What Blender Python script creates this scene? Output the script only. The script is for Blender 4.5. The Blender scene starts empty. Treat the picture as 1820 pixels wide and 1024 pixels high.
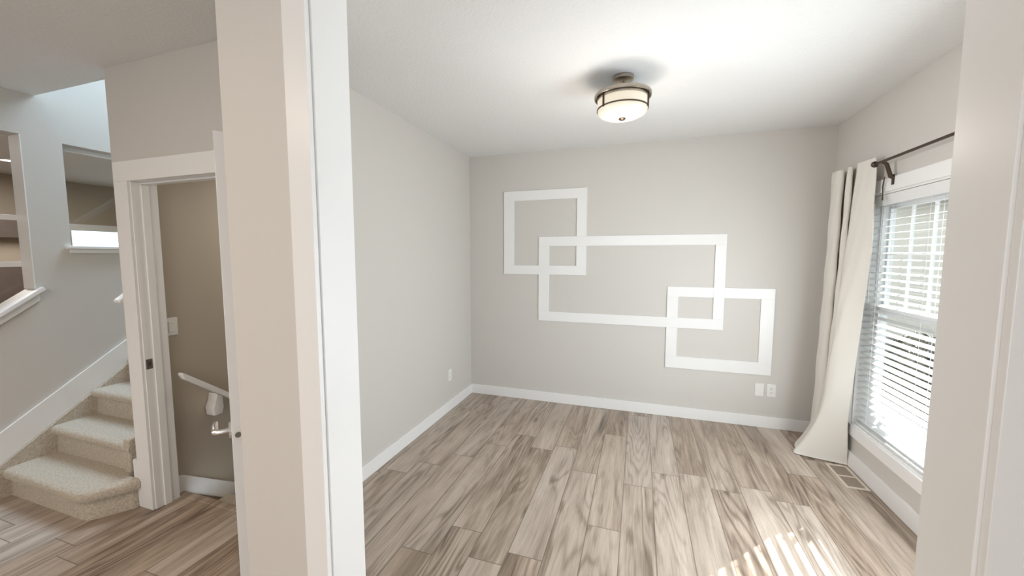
import bpy, bmesh, math, random
from mathutils import Vector, Matrix
random.seed(7)
D = bpy.data
SC = bpy.context.scene
COL = SC.collection

# ------------------------------------------------------------------ camera, world, sun, large lights, exposure
cam_d = D.cameras.new('camera'); cam = D.objects.new('camera', cam_d); COL.objects.link(cam)
cam_d.sensor_width = 36.0; cam_d.lens = 685.29 / 1820 * 36.0; cam_d.clip_start = 0.05
cam.location = (0, 0, 1.57)
cam.rotation_euler = (math.radians(90 - 4.766), 0, math.radians(18.223))
SC.camera = cam

world = D.worlds.new('sky'); SC.world = world; world.use_nodes = True
bg = world.node_tree.nodes['Background']
bg.inputs['Color'].default_value = (0.84, 0.92, 1.0, 1); bg.inputs['Strength'].default_value = 2.2

sun_d = D.lights.new('sun', 'SUN'); sun = D.objects.new('sun', sun_d); COL.objects.link(sun)
sun_d.energy = 25.0; sun_d.angle = math.radians(0.3); sun_d.color = (1.0, 0.97, 0.93)
sun.rotation_euler = Vector((-1, -1.08, -0.63)).to_track_quat('-Z', 'Y').to_euler()
sun.location = (8, 9, 6)

def area(name, loc, target, sx, sy, power, color=(1, 1, 1), portal=False):
    l = D.lights.new(name, 'AREA'); l.shape = 'RECTANGLE'; l.size = sx; l.size_y = sy
    l.energy = power; l.color = color
    o = D.objects.new(name, l); COL.objects.link(o); o.location = loc
    o.rotation_euler = (Vector(target) - Vector(loc)).to_track_quat('-Z', 'Y').to_euler()
    if portal: l.cycles.is_portal = True
    return o
area('window_portal', (1.72, 2.5, 1.18), (0, 2.5, 1.18), 1.95, 1.75, 1, portal=True)
area('skylight_portal', (-3.44, 3.3, 5.02), (-3.44, 3.3, 0), 0.9, 2.4, 1, portal=True)
area('den_daylight', (1.49, 2.05, 1.12), (-1.8, 2.25, 0.62), 1.0, 1.35, 49, (0.86, 0.94, 1.0))
area('stair_daylight', (-3.44, 3.2, 4.6), (-3.7, 2.2, 1.5), 0.8, 1.8, 150, (0.58, 0.79, 1.0))
area('hall_light', (-2.0, -1.1, 2.6), (-2.0, -0.9, 0), 1.8, 1.6, 42, (1.0, 0.78, 0.58))
area('hall_daylight', (0.4, -3.0, 1.4), (0.2, 2.5, 1.5), 2.2, 2.0, 14, (0.96, 0.98, 1.0))
area('hall_fill', (-2.5, -2.7, 1.5), (1.5, 3.2, 1.65), 1.5, 1.6, 21, (0.88, 0.95, 1.0))  # added light with no real window there, lifts the den's right wall
area('den_fill', (-1.62, 1.8, 1.5), (1.5, 2.5, 1.5), 0.5, 1.5, 9, (0.98, 0.97, 1.0)).data.spread = math.radians(75)  # added fill, out of sight behind the left post, brightens the right wall
area('basement_fill', (-2.35, 2.6, 2.2), (-2.5, 2.3, 0), 0.25, 0.25, 7.5, (1.0, 0.92, 0.80))  # added to brighten the basement stairwell, no bulb modelled
area('far_room_light', (-6.2, 2.0, 2.6), (-6.2, 2.0, 0), 1.6, 1.6, 70, (1.0, 0.95, 0.90))

vs = SC.view_settings
vs.view_transform = 'Standard'; vs.look = 'None'; vs.gamma = 1.0; vs.use_curve_mapping = False
vs.exposure = 0.0
SC.cycles.max_bounces = 12; SC.cycles.diffuse_bounces = 8; SC.cycles.transparent_max_bounces = 16
SC.cycles.sample_clamp_indirect = 8.0
SC.cycles.caustics_reflective = False; SC.cycles.caustics_refractive = False

# ------------------------------------------------------------------ materials
def nodes_of(name):
    m = D.materials.new(name); m.use_nodes = True
    return m, m.node_tree.nodes, m.node_tree.links, m.node_tree.nodes['Principled BSDF']
def N(nt, typ, **kw):
    n = nt.new(typ)
    for k, v in kw.items(): setattr(n, k, v)
    return n
def plain(name, col, rough=0.5, metal=0.0, bump=0.0, bscale=80.0, var=0.0):
    m, n, l, b = nodes_of(name)
    b.inputs['Base Color'].default_value = (*col, 1); b.inputs['Roughness'].default_value = rough
    b.inputs['Metallic'].default_value = metal
    if bump or var:
        tc = N(n, 'ShaderNodeTexCoord'); no = N(n, 'ShaderNodeTexNoise')
        no.inputs['Scale'].default_value = bscale; no.inputs['Detail'].default_value = 4
        l.new(tc.outputs['Object'], no.inputs['Vector'])
        if bump:
            bp = N(n, 'ShaderNodeBump'); bp.inputs['Strength'].default_value = bump; bp.inputs['Distance'].default_value = 0.01
            l.new(no.outputs['Fac'], bp.inputs['Height']); l.new(bp.outputs['Normal'], b.inputs['Normal'])
        if var:
            mx = N(n, 'ShaderNodeMix', data_type='RGBA')
            mx.inputs['A'].default_value = (*[c * (1 - var) for c in col], 1)
            mx.inputs['B'].default_value = (*[min(1, c * (1 + var)) for c in col], 1)
            l.new(no.outputs['Fac'], mx.inputs['Factor']); l.new(mx.outputs['Result'], b.inputs['Base Color'])
    return m
M = {}
M['wall'] = plain('greige_paint', (0.60, 0.578, 0.545), 0.55, bump=0.06, bscale=220)
M['ceil'] = plain('white_knockdown_ceiling', (0.755, 0.76, 0.76), 0.7, bump=0.35, bscale=60)
M['trim'] = plain('white_semigloss_trim', (0.81, 0.81, 0.805), 0.28)
M['plastic'] = plain('white_plastic', (0.80, 0.79, 0.77), 0.35)
M['slot'] = plain('dark_slot', (0.06, 0.055, 0.05), 0.5)
M['vinyl'] = plain('white_vinyl', (0.76, 0.77, 0.78), 0.35)
M['slat'] = plain('white_blind_slat', (0.74, 0.75, 0.75), 0.4)
M['nickel'] = plain('brushed_nickel', (0.42, 0.37, 0.31), 0.32, 1.0)
M['bronze'] = plain('dark_bronze', (0.10, 0.075, 0.055), 0.38, 0.9)
M['chrome'] = plain('satin_chrome', (0.75, 0.75, 0.74), 0.25, 1.0)
M['steel'] = plain('dull_steel', (0.28, 0.26, 0.24), 0.4, 1.0)
M['tan'] = plain('tan_paint', (0.41, 0.35, 0.27), 0.6, bump=0.05, bscale=200)
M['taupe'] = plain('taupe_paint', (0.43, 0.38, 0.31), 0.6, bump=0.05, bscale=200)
M['darkwood'] = plain('dark_brown_wood', (0.11, 0.085, 0.07), 0.5, var=0.2, bscale=12)
M['vent'] = plain('almond_vent_enamel', (0.62, 0.56, 0.48), 0.4)
M['concrete'] = plain('grey_gravel', (0.17, 0.168, 0.16), 0.9, var=0.1, bscale=3)
M['roof'] = plain('grey_shingles', (0.13, 0.13, 0.135), 0.9, bump=0.5, bscale=25, var=0.25)
M['bark'] = plain('grey_bark', (0.16, 0.13, 0.10), 0.9, bump=0.5, bscale=30)
M['leaf'] = plain('shrub_leaf', (0.10, 0.105, 0.075), 0.6, var=0.3, bscale=9)

def carpet(name, ca, cb):
    m, n, l, b = nodes_of(name)
    tc = N(n, 'ShaderNodeTexCoord')
    n1 = N(n, 'ShaderNodeTexNoise'); n1.inputs['Scale'].default_value = 260; n1.inputs['Detail'].default_value = 3
    n2 = N(n, 'ShaderNodeTexNoise'); n2.inputs['Scale'].default_value = 85; n2.inputs['Detail'].default_value = 4
    l.new(tc.outputs['Object'], n1.inputs['Vector']); l.new(tc.outputs['Object'], n2.inputs['Vector'])
    ad = N(n, 'ShaderNodeMath', operation='ADD'); l.new(n1.outputs['Fac'], ad.inputs[0]); l.new(n2.outputs['Fac'], ad.inputs[1])
    cr = N(n, 'ShaderNodeValToRGB'); cr.color_ramp.elements[0].position = 0.38; cr.color_ramp.elements[1].position = 0.62
    cr.color_ramp.elements[0].color = (*ca, 1); cr.color_ramp.elements[1].color = (*cb, 1)
    hf = N(n, 'ShaderNodeMath', operation='MULTIPLY'); hf.inputs[1].default_value = 0.5
    l.new(ad.outputs[0], hf.inputs[0]); l.new(hf.outputs[0], cr.inputs['Fac']); l.new(cr.outputs['Color'], b.inputs['Base Color'])
    bp = N(n, 'ShaderNodeBump'); bp.inputs['Strength'].default_value = 0.9; bp.inputs['Distance'].default_value = 0.012
    l.new(hf.outputs[0], bp.inputs['Height']); l.new(bp.outputs['Normal'], b.inputs['Normal'])
    b.inputs['Roughness'].default_value = 0.95; b.inputs['Specular IOR Level'].default_value = 0.1
    try: b.inputs['Sheen Weight'].default_value = 0.15
    except Exception: pass
    return m
M['carpet'] = carpet('beige_carpet', (0.44, 0.38, 0.30), (0.68, 0.61, 0.51))
M['dark_carpet'] = carpet('dark_brown_carpet', (0.14, 0.11, 0.08), (0.30, 0.25, 0.19))  # darker brown carpet for the side of the basement stairs

def fabric():
    m, n, l, b = nodes_of('cream_linen')
    tc = N(n, 'ShaderNodeTexCoord')
    w = N(n, 'ShaderNodeTexNoise'); w.inputs['Scale'].default_value = 300; w.inputs['Detail'].default_value = 2
    l.new(tc.outputs['Object'], w.inputs['Vector'])
    bp = N(n, 'ShaderNodeBump'); bp.inputs['Strength'].default_value = 0.15; bp.inputs['Distance'].default_value = 0.004
    l.new(w.outputs['Fac'], bp.inputs['Height']); l.new(bp.outputs['Normal'], b.inputs['Normal'])
    b.inputs['Base Color'].default_value = (0.74, 0.715, 0.665, 1); b.inputs['Roughness'].default_value = 0.85
    tr = N(n, 'ShaderNodeBsdfTranslucent'); tr.inputs['Color'].default_value = (0.74, 0.71, 0.655, 1)
    mx = N(n, 'ShaderNodeMixShader'); mx.inputs[0].default_value = 0.07
    l.new(b.outputs[0], mx.inputs[1]); l.new(tr.outputs[0], mx.inputs[2])
    l.new(mx.outputs[0], n['Material Output'].inputs['Surface'])
    return m
M['linen'] = fabric()

def glass(name='window_glass'):
    m, n, l, b = nodes_of(name)
    n.remove(b)
    t = N(n, 'ShaderNodeBsdfTransparent'); t.inputs[0].default_value = (0.94, 0.96, 0.95, 1)
    g = N(n, 'ShaderNodeBsdfGlossy'); g.inputs['Roughness'].default_value = 0.02
    f = N(n, 'ShaderNodeLayerWeight'); f.inputs['Blend'].default_value = 0.5
    p = N(n, 'ShaderNodeMath', operation='POWER'); p.inputs[1].default_value = 5.0; l.new(f.outputs['Facing'], p.inputs[0])
    q = N(n, 'ShaderNodeMath', operation='MULTIPLY_ADD'); q.inputs[1].default_value = 0.7; q.inputs[2].default_value = 0.03
    l.new(p.outputs[0], q.inputs[0])
    mx = N(n, 'ShaderNodeMixShader'); l.new(q.outputs[0], mx.inputs[0])
    l.new(t.outputs[0], mx.inputs[1]); l.new(g.outputs[0], mx.inputs[2])
    l.new(mx.outputs[0], n['Material Output'].inputs['Surface'])
    return m
M['glass'] = glass()

def emissive(name, col, strength, base=(0.9, 0.87, 0.8)):
    m, n, l, b = nodes_of(name)
    b.inputs['Base Color'].default_value = (*base, 1); b.inputs['Roughness'].default_value = 0.3
    b.inputs['Emission Color'].default_value = (*col, 1); b.inputs['Emission Strength'].default_value = strength
    return m
M['lit_glass'] = emissive('lit_opal_glass', (1.0, 0.84, 0.60), 0.52, (0.40, 0.39, 0.36))
M['lit_lens'] = emissive('lit_downlight_lens', (1.0, 0.93, 0.82), 6.0)

def siding():
    m, n, l, b = nodes_of('tan_lap_siding')
    tc = N(n, 'ShaderNodeTexCoord'); sp = N(n, 'ShaderNodeSeparateXYZ'); l.new(tc.outputs['Object'], sp.inputs[0])
    mu = N(n, 'ShaderNodeMath', operation='MULTIPLY'); mu.inputs[1].default_value = 1 / 0.15; l.new(sp.outputs['Z'], mu.inputs[0])
    fr = N(n, 'ShaderNodeMath', operation='FRACT'); l.new(mu.outputs[0], fr.inputs[0])
    bp = N(n, 'ShaderNodeBump'); bp.inputs['Strength'].default_value = 0.8; bp.inputs['Distance'].default_value = 0.03
    l.new(fr.outputs[0], bp.inputs['Height']); l.new(bp.outputs['Normal'], b.inputs['Normal'])
    b.inputs['Base Color'].default_value = (0.66, 0.62, 0.55, 1); b.inputs['Roughness'].default_value = 0.8
    return m
M['siding'] = siding()

def planks():
    m, n, l, b = nodes_of('rustic_oak_planks')
    W_, L_ = 0.187, 1.22
    tc = N(n, 'ShaderNodeTexCoord'); sp = N(n, 'ShaderNodeSeparateXYZ'); l.new(tc.outputs['Object'], sp.inputs[0])
    def mth(op, a, bb=None, c=None):
        x = N(n, 'ShaderNodeMath', operation=op)
        for i, v in enumerate((a, bb, c)):
            if v is None: continue
            if isinstance(v, (int, float)): x.inputs[i].default_value = v
            else: l.new(v, x.inputs[i])
        return x.outputs[0]
    def wn(dim, vec=None, w=None):
        x = N(n, 'ShaderNodeTexWhiteNoise', noise_dimensions=dim)
        if vec is not None: l.new(vec, x.inputs['Vector'])
        if w is not None: l.new(w, x.inputs['W'])
        return x
    def comb(x, y, z):
        c = N(n, 'ShaderNodeCombineXYZ')
        for i, v in enumerate((x, y, z)):
            if isinstance(v, (int, float)): c.inputs[i].default_value = v
            else: l.new(v, c.inputs[i])
        return c.outputs[0]
    X = mth('DIVIDE', mth('SUBTRACT', sp.outputs['X'], 0.125), W_)
    row = mth('FLOOR', X); fx = mth('FRACT', X)
    off = mth('MULTIPLY', wn('1D', w=mth('ADD', row, 11.3)).outputs['Value'], 5.0)
    Y = mth('ADD', mth('DIVIDE', sp.outputs['Y'], L_), off)
    cl = mth('FLOOR', Y); fy = mth('FRACT', Y)
    pid = wn('3D', vec=comb(row, cl, 0.5))
    v = pid.outputs['Value']
    sc = N(n, 'ShaderNodeSeparateXYZ'); l.new(pid.outputs['Color'], sc.inputs[0])
    # large cathedral figure: contour lines of stretched noise
    def noise(vec, scale, detail, rough=0.55, dist=0.0):
        x = N(n, 'ShaderNodeTexNoise'); l.new(vec, x.inputs['Vector'])
        x.inputs['Scale'].default_value = scale; x.inputs['Detail'].default_value = detail
        x.inputs['Roughness'].default_value = rough; x.inputs['Distortion'].default_value = dist
        return x.outputs['Fac']
    vx = mth('ADD', sp.outputs['X'], mth('MULTIPLY', v, 31.7)); vy = mth('ADD', sp.outputs['Y'], mth('MULTIPLY', sc.outputs['Y'], 17.3))
    field = noise(comb(mth('MULTIPLY', vx, 5.0), mth('MULTIPLY', vy, 0.55), v), 1.0, 2.0, 0.45, 0.25)
    rings = mth('POWER', mth('MULTIPLY', mth('ADD', mth('SINE', mth('MULTIPLY', field, 110.0)), 1.0), 0.5), 2.5)
    mask = noise(comb(mth('MULTIPLY', vx, 4.0), mth('MULTIPLY', vy, 0.8), sc.outputs['X']), 1.0, 2.0)
    mask = mth('MULTIPLY', mth('MAXIMUM', mth('SUBTRACT', mask, 0.38), 0.0), 4.0)
    fine = noise(comb(mth('MULTIPLY', vx, 150), mth('MULTIPLY', vy, 5.0), v), 1.0, 4.0, 0.65)
    broad = noise(comb(mth('MULTIPLY', vx, 10), mth('MULTIPLY', vy, 1.25), sc.outputs['Z']), 1.0, 6.0, 0.62, 0.9)
    streak = noise(comb(mth('MULTIPLY', vx, 26), mth('MULTIPLY', vy, 0.5), v), 1.0, 4.0, 0.6)
    t = mth('SUBTRACT', mth('MULTIPLY', fine, 0.30), mth('MULTIPLY', mth('MULTIPLY', rings, mask), 0.15))
    t = mth('ADD', t, mth('MULTIPLY', broad, 0.56))
    t = mth('ADD', t, mth('MULTIPLY', streak, 0.22))
    t = mth('ADD', t, mth('MULTIPLY', mth('SUBTRACT', v, 0.5), 0.17))
    t = mth('SUBTRACT', t, 0.065)
    vo = N(n, 'ShaderNodeTexVoronoi'); vo.inputs['Scale'].default_value = 1.0
    l.new(comb(mth('MULTIPLY', vx, 6.5), mth('MULTIPLY', vy, 1.9), v), vo.inputs['Vector'])
    vc = N(n, 'ShaderNodeSeparateXYZ'); l.new(vo.outputs['Color'], vc.inputs[0])
    knot = mth('MAXIMUM', mth('SUBTRACT', 1.0, mth('MULTIPLY', mth('ADD', vo.outputs['Distance'], mth('MULTIPLY', fine, 0.12)), 4.2)), 0.0)
    t = mth('SUBTRACT', t, mth('MULTIPLY', mth('MULTIPLY', knot, mth('GREATER_THAN', vc.outputs['X'], 0.55)), 0.34))
    cr = N(n, 'ShaderNodeValToRGB'); l.new(t, cr.inputs['Fac'])
    e = cr.color_ramp.elements; e[0].position = 0.22; e[0].color = (0.141, 0.098, 0.070, 1)
    e[1].position = 0.72; e[1].color = (0.679, 0.558, 0.452, 1)
    x = e.new(0.40); x.color = (0.322, 0.245, 0.185, 1)
    x = e.new(0.54); x.color = (0.503, 0.397, 0.314, 1)
    # cooler grey on some planks
    gm = N(n, 'ShaderNodeMix', data_type='RGBA', blend_type='MULTIPLY'); gm.inputs['B'].default_value = (0.88, 0.94, 1.0, 1)
    l.new(sc.outputs['X'], gm.inputs['Factor']); l.new(cr.outputs['Color'], gm.inputs['A'])
    ex = mth('MINIMUM', fx, mth('SUBTRACT', 1.0, fx)); ey = mth('MINIMUM', fy, mth('SUBTRACT', 1.0, fy))
    seam = mth('MAXIMUM', mth('LESS_THAN', ex, 0.014), mth('LESS_THAN', ey, 0.0021))
    sm = N(n, 'ShaderNodeMix', data_type='RGBA'); sm.inputs['B'].default_value = (0.15, 0.115, 0.09, 1)
    l.new(mth('MULTIPLY', seam, 0.8), sm.inputs['Factor']); l.new(gm.outputs['Result'], sm.inputs['A'])
    l.new(sm.outputs['Result'], b.inputs['Base Color'])
    bp = N(n, 'ShaderNodeBump'); bp.inputs['Strength'].default_value = 0.12; bp.inputs['Distance'].default_value = 0.004
    l.new(fine, bp.inputs['Height']); l.new(bp.outputs['Normal'], b.inputs['Normal'])
    b.inputs['Roughness'].default_value = 0.34; b.inputs['Specular IOR Level'].default_value = 0.45
    return m
M['planks'] = planks()

# ------------------------------------------------------------------ mesh helpers
def box(bm, lo, hi, bev=0.0, seg=2, mat=None):
    vs_ = [bm.verts.new((x, y, z)) for x in (lo[0], hi[0]) for y in (lo[1], hi[1]) for z in (lo[2], hi[2])]
    if mat is not None:
        for v in vs_: v.co = mat @ v.co
    q = [(0, 1, 3, 2), (4, 6, 7, 5), (0, 4, 5, 1), (2, 3, 7, 6), (0, 2, 6, 4), (1, 5, 7, 3)]
    fs = [bm.faces.new([vs_[i] for i in f]) for f in q]
    if bev > 0:
        es = list({e for f in fs for e in f.edges})
        bmesh.ops.bevel(bm, geom=es, offset=bev, segments=seg, affect='EDGES', profile=0.6)
    return bm
def prism(bm, pts, axis, a, b_, bev=0.0, seg=2):
    """extrude a 2D polygon along an axis: pts are the two other coordinates in xyz order"""
    def mk(p, t):
        c = list(p); c.insert(axis, t); return bm.verts.new(c)
    A = [mk(p, a) for p in pts]; B = [mk(p, b_) for p in pts]
    n = len(pts); fs = [bm.faces.new(A), bm.faces.new(list(reversed(B)))]
    for i in range(n): fs.append(bm.faces.new([A[i], B[i], B[(i + 1) % n], A[(i + 1) % n]]))
    if bev > 0:
        es = list({e for f in fs for e in f.edges})
        bmesh.ops.bevel(bm, geom=es, offset=bev, segments=seg, affect='EDGES', profile=0.6)
    return bm
def lathe(bm, prof, c=(0, 0, 0), seg=48, axis='z', closed=False):
    rings = []
    for r, h in prof:
        ring = []
        for i in range(seg):
            a = 2 * math.pi * i / seg
            p = (r * math.cos(a), r * math.sin(a), h)
            if axis == 'x': p = (h, p[0], p[1])
            if axis == 'y': p = (p[0], h, p[1])
            ring.append(bm.verts.new((c[0] + p[0], c[1] + p[1], c[2] + p[2])))
        rings.append(ring)
    prs = list(zip(rings, rings[1:])) + ([(rings[-1], rings[0])] if closed else [])
    for A, B in prs:
        for i in range(seg):
            bm.faces.new([A[i], A[(i + 1) % seg], B[(i + 1) % seg], B[i]])
    if not closed:
        for R_ in (rings[0], rings[-1]):
            try: bm.faces.new(R_)
            except ValueError: pass
    return bm
def tube(bm, pts, r, seg=12):
    pts = [Vector(p) for p in pts]; rings = []
    rr = r if isinstance(r, (list, tuple)) else [r] * len(pts)
    for i, p in enumerate(pts):
        t = (pts[min(i + 1, len(pts) - 1)] - pts[max(i - 1, 0)]).normalized()
        up = Vector((0, 0, 1)) if abs(t.z) < 0.95 else Vector((1, 0, 0))
        a = t.cross(up).normalized(); b_ = a.cross(t)
        rings.append([bm.verts.new(p + rr[i] * (math.cos(2 * math.pi * k / seg) * a + math.sin(2 * math.pi * k / seg) * b_)) for k in range(seg)])
    for A, B in zip(rings, rings[1:]):
        for k in range(seg): bm.faces.new([A[k], A[(k + 1) % seg], B[(k + 1) % seg], B[k]])
    bm.faces.new(rings[0]); bm.faces.new(list(reversed(rings[-1])))
    return bm
def shell_wall(axis, p0, p1, us, vs_, holes):
    """solid wall slab between planes p0,p1 on an axis; us,vs_ break lines of the other two axes; holes are (i,j) cells left open"""
    bm = bmesh.new(); cache = {}
    def V(s, i, j):
        k = (s, i, j)
        if k not in cache:
            c = [us[i], vs_[j]]; c.insert(axis, (p0, p1)[s]); cache[k] = bm.verts.new(c)
        return cache[k]
    nu, nv = len(us) - 1, len(vs_) - 1
    solid = lambda i, j: 0 <= i < nu and 0 <= j < nv and (i, j) not in holes
    for i in range(nu):
        for j in range(nv):
            if not solid(i, j): continue
            for s in (0, 1): bm.faces.new([V(s, i, j), V(s, i + 1, j), V(s, i + 1, j + 1), V(s, i, j + 1)])
            if not solid(i - 1, j): bm.faces.new([V(0, i, j), V(0, i, j + 1), V(1, i, j + 1), V(1, i, j)])
            if not solid(i + 1, j): bm.faces.new([V(0, i + 1, j), V(0, i + 1, j + 1), V(1, i + 1, j + 1), V(1, i + 1, j)])
            if not solid(i, j - 1): bm.faces.new([V(0, i, j), V(0, i + 1, j), V(1, i + 1, j), V(1, i, j)])
            if not solid(i, j + 1): bm.faces.new([V(0, i, j + 1), V(0, i + 1, j + 1), V(1, i + 1, j + 1), V(1, i, j + 1)])
    return bm
def obj(name, bm, mat, parent=None, smooth=False):
    bmesh.ops.recalc_face_normals(bm, faces=bm.faces[:])
    me = D.meshes.new(name); bm.to_mesh(me); bm.free()
    me.materials.append(M[mat] if isinstance(mat, str) else mat)
    if smooth:
        for p in me.polygons: p.use_smooth = True
        try: me.set_sharp_from_angle(angle=math.radians(40))
        except Exception: pass
    o = D.objects.new(name, me); COL.objects.link(o)
    if parent is not None:
        o.parent = parent
        o.location = -parent.location if parent.parent is None else (0, 0, 0)
    return o
def tag(o, label, cat, group=None, kind=None):
    o['label'] = label; o['category'] = cat
    if group: o['group'] = group
    if kind: o['kind'] = kind
    return o
def thing(name, label, cat, loc, group=None, kind=None):
    o = D.objects.new(name, None); COL.objects.link(o); o.location = loc; o.empty_display_size = 0.1
    return tag(o, label, cat, group, kind)
def struct(name, bm, mat, label, cat):
    return tag(obj(name, bm, mat), label, cat, kind='structure')
B = bmesh.new

# ------------------------------------------------------------------ measurements (metres, camera above the origin)
H = 2.65
XL, XR, YB = -1.803, 1.538, 3.979       # den
YD = 1.472                               # basement-door wall face
YO = 0.845                               # opening wall face (hall side)
YI = 0.979                               # opening wall face (den side)
XS = -3.92                               # stair / hall left wall

# ------------------------------------------------------------------ shell
bm = B(); box(bm, (XS, -3.2, -0.05), (XR + 0.15, YD + 0.15, 0)); box(bm, (XL - 0.12, YD + 0.15, -0.05), (XR + 0.15, YB + 0.1, 0))
struct('floor', bm, 'planks', 'rustic grey-brown wood plank floor running through den and hall', 'floor')
bm = B(); box(bm, (XS - 0.12, -3.3, H), (XR + 0.16, 1.56, H + 0.3)); box(bm, (XS + 0.95, 1.56, H), (XR + 0.16, YB + 0.1, H + 0.3))
struct('ceiling', bm, 'ceil', 'white textured ceiling over the den and the hall', 'ceiling')
bm = B(); box(bm, (XL - 0.12, YB, 0), (XR + 0.15, YB + 0.1, H))
struct('wall_back', bm, 'wall', 'greige wall behind the three white interlocking trim frames', 'wall')
bm = B(); box(bm, (XL - 0.12, YD + 0.11, 0), (XL, YB, H)); box(bm, (XL, YD + 0.11, 0), (-1.44, YD + 0.17, H))
struct('wall_den_left', bm, 'wall', 'plain pale wall on the left side of the den, meeting the trim-frame wall', 'wall')
WY0, WY1, WZ0, WZ1 = 1.55, 3.45, 0.322, 1.99
bm = shell_wall(0, XR, XR + 0.15, [YI, WY0, WY1, YB], [0, WZ0, WZ1, H], {(1, 1)})
struct('wall_right', bm, 'wall', 'greige wall around the window with the blind', 'wall')
# door wall of the hall
DX0, DX1 = -2.81, -2.05
bm = shell_wall(1, YD, YD + 0.11, [-2.97, DX0 - 0.02, DX1 + 0.02, -1.62], [0, 2.02, H], {(1, 0)})
struct('wall_hall_door', bm, 'wall', 'greige hall wall around the open basement doorway', 'wall')
# opening wall: left post with return, right stub
bm = B(); prism(bm, [(-1.175, YO), (-0.85, YO), (-0.85, YI), (-0.95, YI), (-1.38, YD + 0.11), (-1.62, YD + 0.11), (-1.62, YD), (-1.55, YD), (-1.175, 0.93)], 2, 0, H)
struct('wall_opening_left', bm, 'wall', 'greige wall post left of the wide den opening', 'wall')
bm = B(); box(bm, (0.582, YO, 0), (XR + 0.15, YI, H))
struct('wall_opening_right', bm, 'wall', 'greige wall stub right of the wide den opening', 'wall')
bm = B(); box(bm, (-0.85, YO, 2.44), (0.582, YI, H))
struct('wall_opening_header', bm, 'wall', 'greige header above the wide den opening', 'wall')
# hall / stair left wall with two interior openings
O1Y0, O1Y1, O1T = 0.30, 1.479, 2.376
O2Y0, O2Y1, O2B, O2T = 1.675, 2.42, 1.642, 2.366
bm = shell_wall(0, XS - 0.13, XS, [-3.2, O1Y0, O1Y1, O2Y0, O2Y1, 5.2], [0, 0.3, O2B, O2T, O1T, 5.0], {(1, 1), (1, 2), (1, 3), (3, 2)})
sl = 0.76
prism(bm, [(O1Y0, 0.3), (O1Y1, 0.3), (O1Y1, 1.31), (O1Y0, 1.31 - sl * (O1Y1 - O1Y0))], 0, XS - 0.13, XS)
struct('wall_left', bm, 'wall', 'tall wall beside the carpeted stairs with two openings', 'wall')
# stairwell partition and upper walls
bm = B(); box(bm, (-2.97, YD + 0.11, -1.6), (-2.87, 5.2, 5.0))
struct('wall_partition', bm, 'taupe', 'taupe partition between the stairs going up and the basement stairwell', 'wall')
bm = B(); box(bm, (-2.97, 1.45, H + 0.3), (-2.87, YD + 0.11, 5.0)); 
struct('wall_upper_right', bm, 'wall', 'upper wall of the stairwell above the hall ceiling', 'wall')
bm = B(); box(bm, (XS - 0.13, 5.2, -1.6), (XL - 0.12, 5.3, 5.0))
struct('wall_stairwell_end', bm, 'wall', 'end wall of the stairwell', 'wall')
bm = B(); box(bm, (XS, 1.45, H + 0.3), (-2.97, 1.56, 5.0))
struct('wall_upper_front', bm, 'wall', 'upper front wall of the stairwell', 'wall')
bm = shell_wall(2, 5.0, 5.1, [XS - 0.13, XS + 0.05, -3.0, -2.8], [1.4, 2.1, 4.5, 5.3], {(1, 1)})
struct('ceiling_stairwell', bm, 'ceil', 'high stairwell ceiling with a skylight', 'ceiling')
# basement stairwell
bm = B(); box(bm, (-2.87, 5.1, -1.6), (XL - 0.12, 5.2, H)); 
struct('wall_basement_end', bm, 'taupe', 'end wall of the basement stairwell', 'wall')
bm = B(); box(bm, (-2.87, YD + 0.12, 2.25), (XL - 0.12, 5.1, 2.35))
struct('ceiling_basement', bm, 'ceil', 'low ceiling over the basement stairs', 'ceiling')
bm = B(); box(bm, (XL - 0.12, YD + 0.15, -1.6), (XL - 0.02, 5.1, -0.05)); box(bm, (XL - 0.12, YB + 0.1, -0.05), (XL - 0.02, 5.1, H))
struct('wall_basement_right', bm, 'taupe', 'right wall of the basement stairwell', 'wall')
# hall behind the camera
bm = shell_wall(1, -3.3, -3.2, [XS - 0.13, -0.9, 1.3, XR + 0.15], [0, 0.25, 2.35, H], {(1, 1)})
struct('wall_front', bm, 'wall', 'front wall of the hall', 'wall')
bm = B(); box(bm, (XR + 0.05, -3.2, 0), (XR + 0.15, YO, H))
struct('wall_hall_right', bm, 'wall', 'right wall of the hall', 'wall')

# baseboards
def baseboard(name, lo, hi, label):
    bm = B(); box(bm, lo, hi, 0.003); struct(name, bm, 'trim', label, 'baseboard')
baseboard('baseboard_back', (XL + 0.013, YB - 0.014, 0), (XR - 0.013, YB, 0.103), 'white baseboard along the trim-frame wall')
baseboard('baseboard_left', (XL, YD + 0.12, 0), (XL + 0.014, YB, 0.103), 'white baseboard along the plain left den wall')
baseboard('baseboard_right', (XR - 0.014, YI, 0), (XR, YB - 0.014, 0.118), 'white baseboard under the window')

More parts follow.
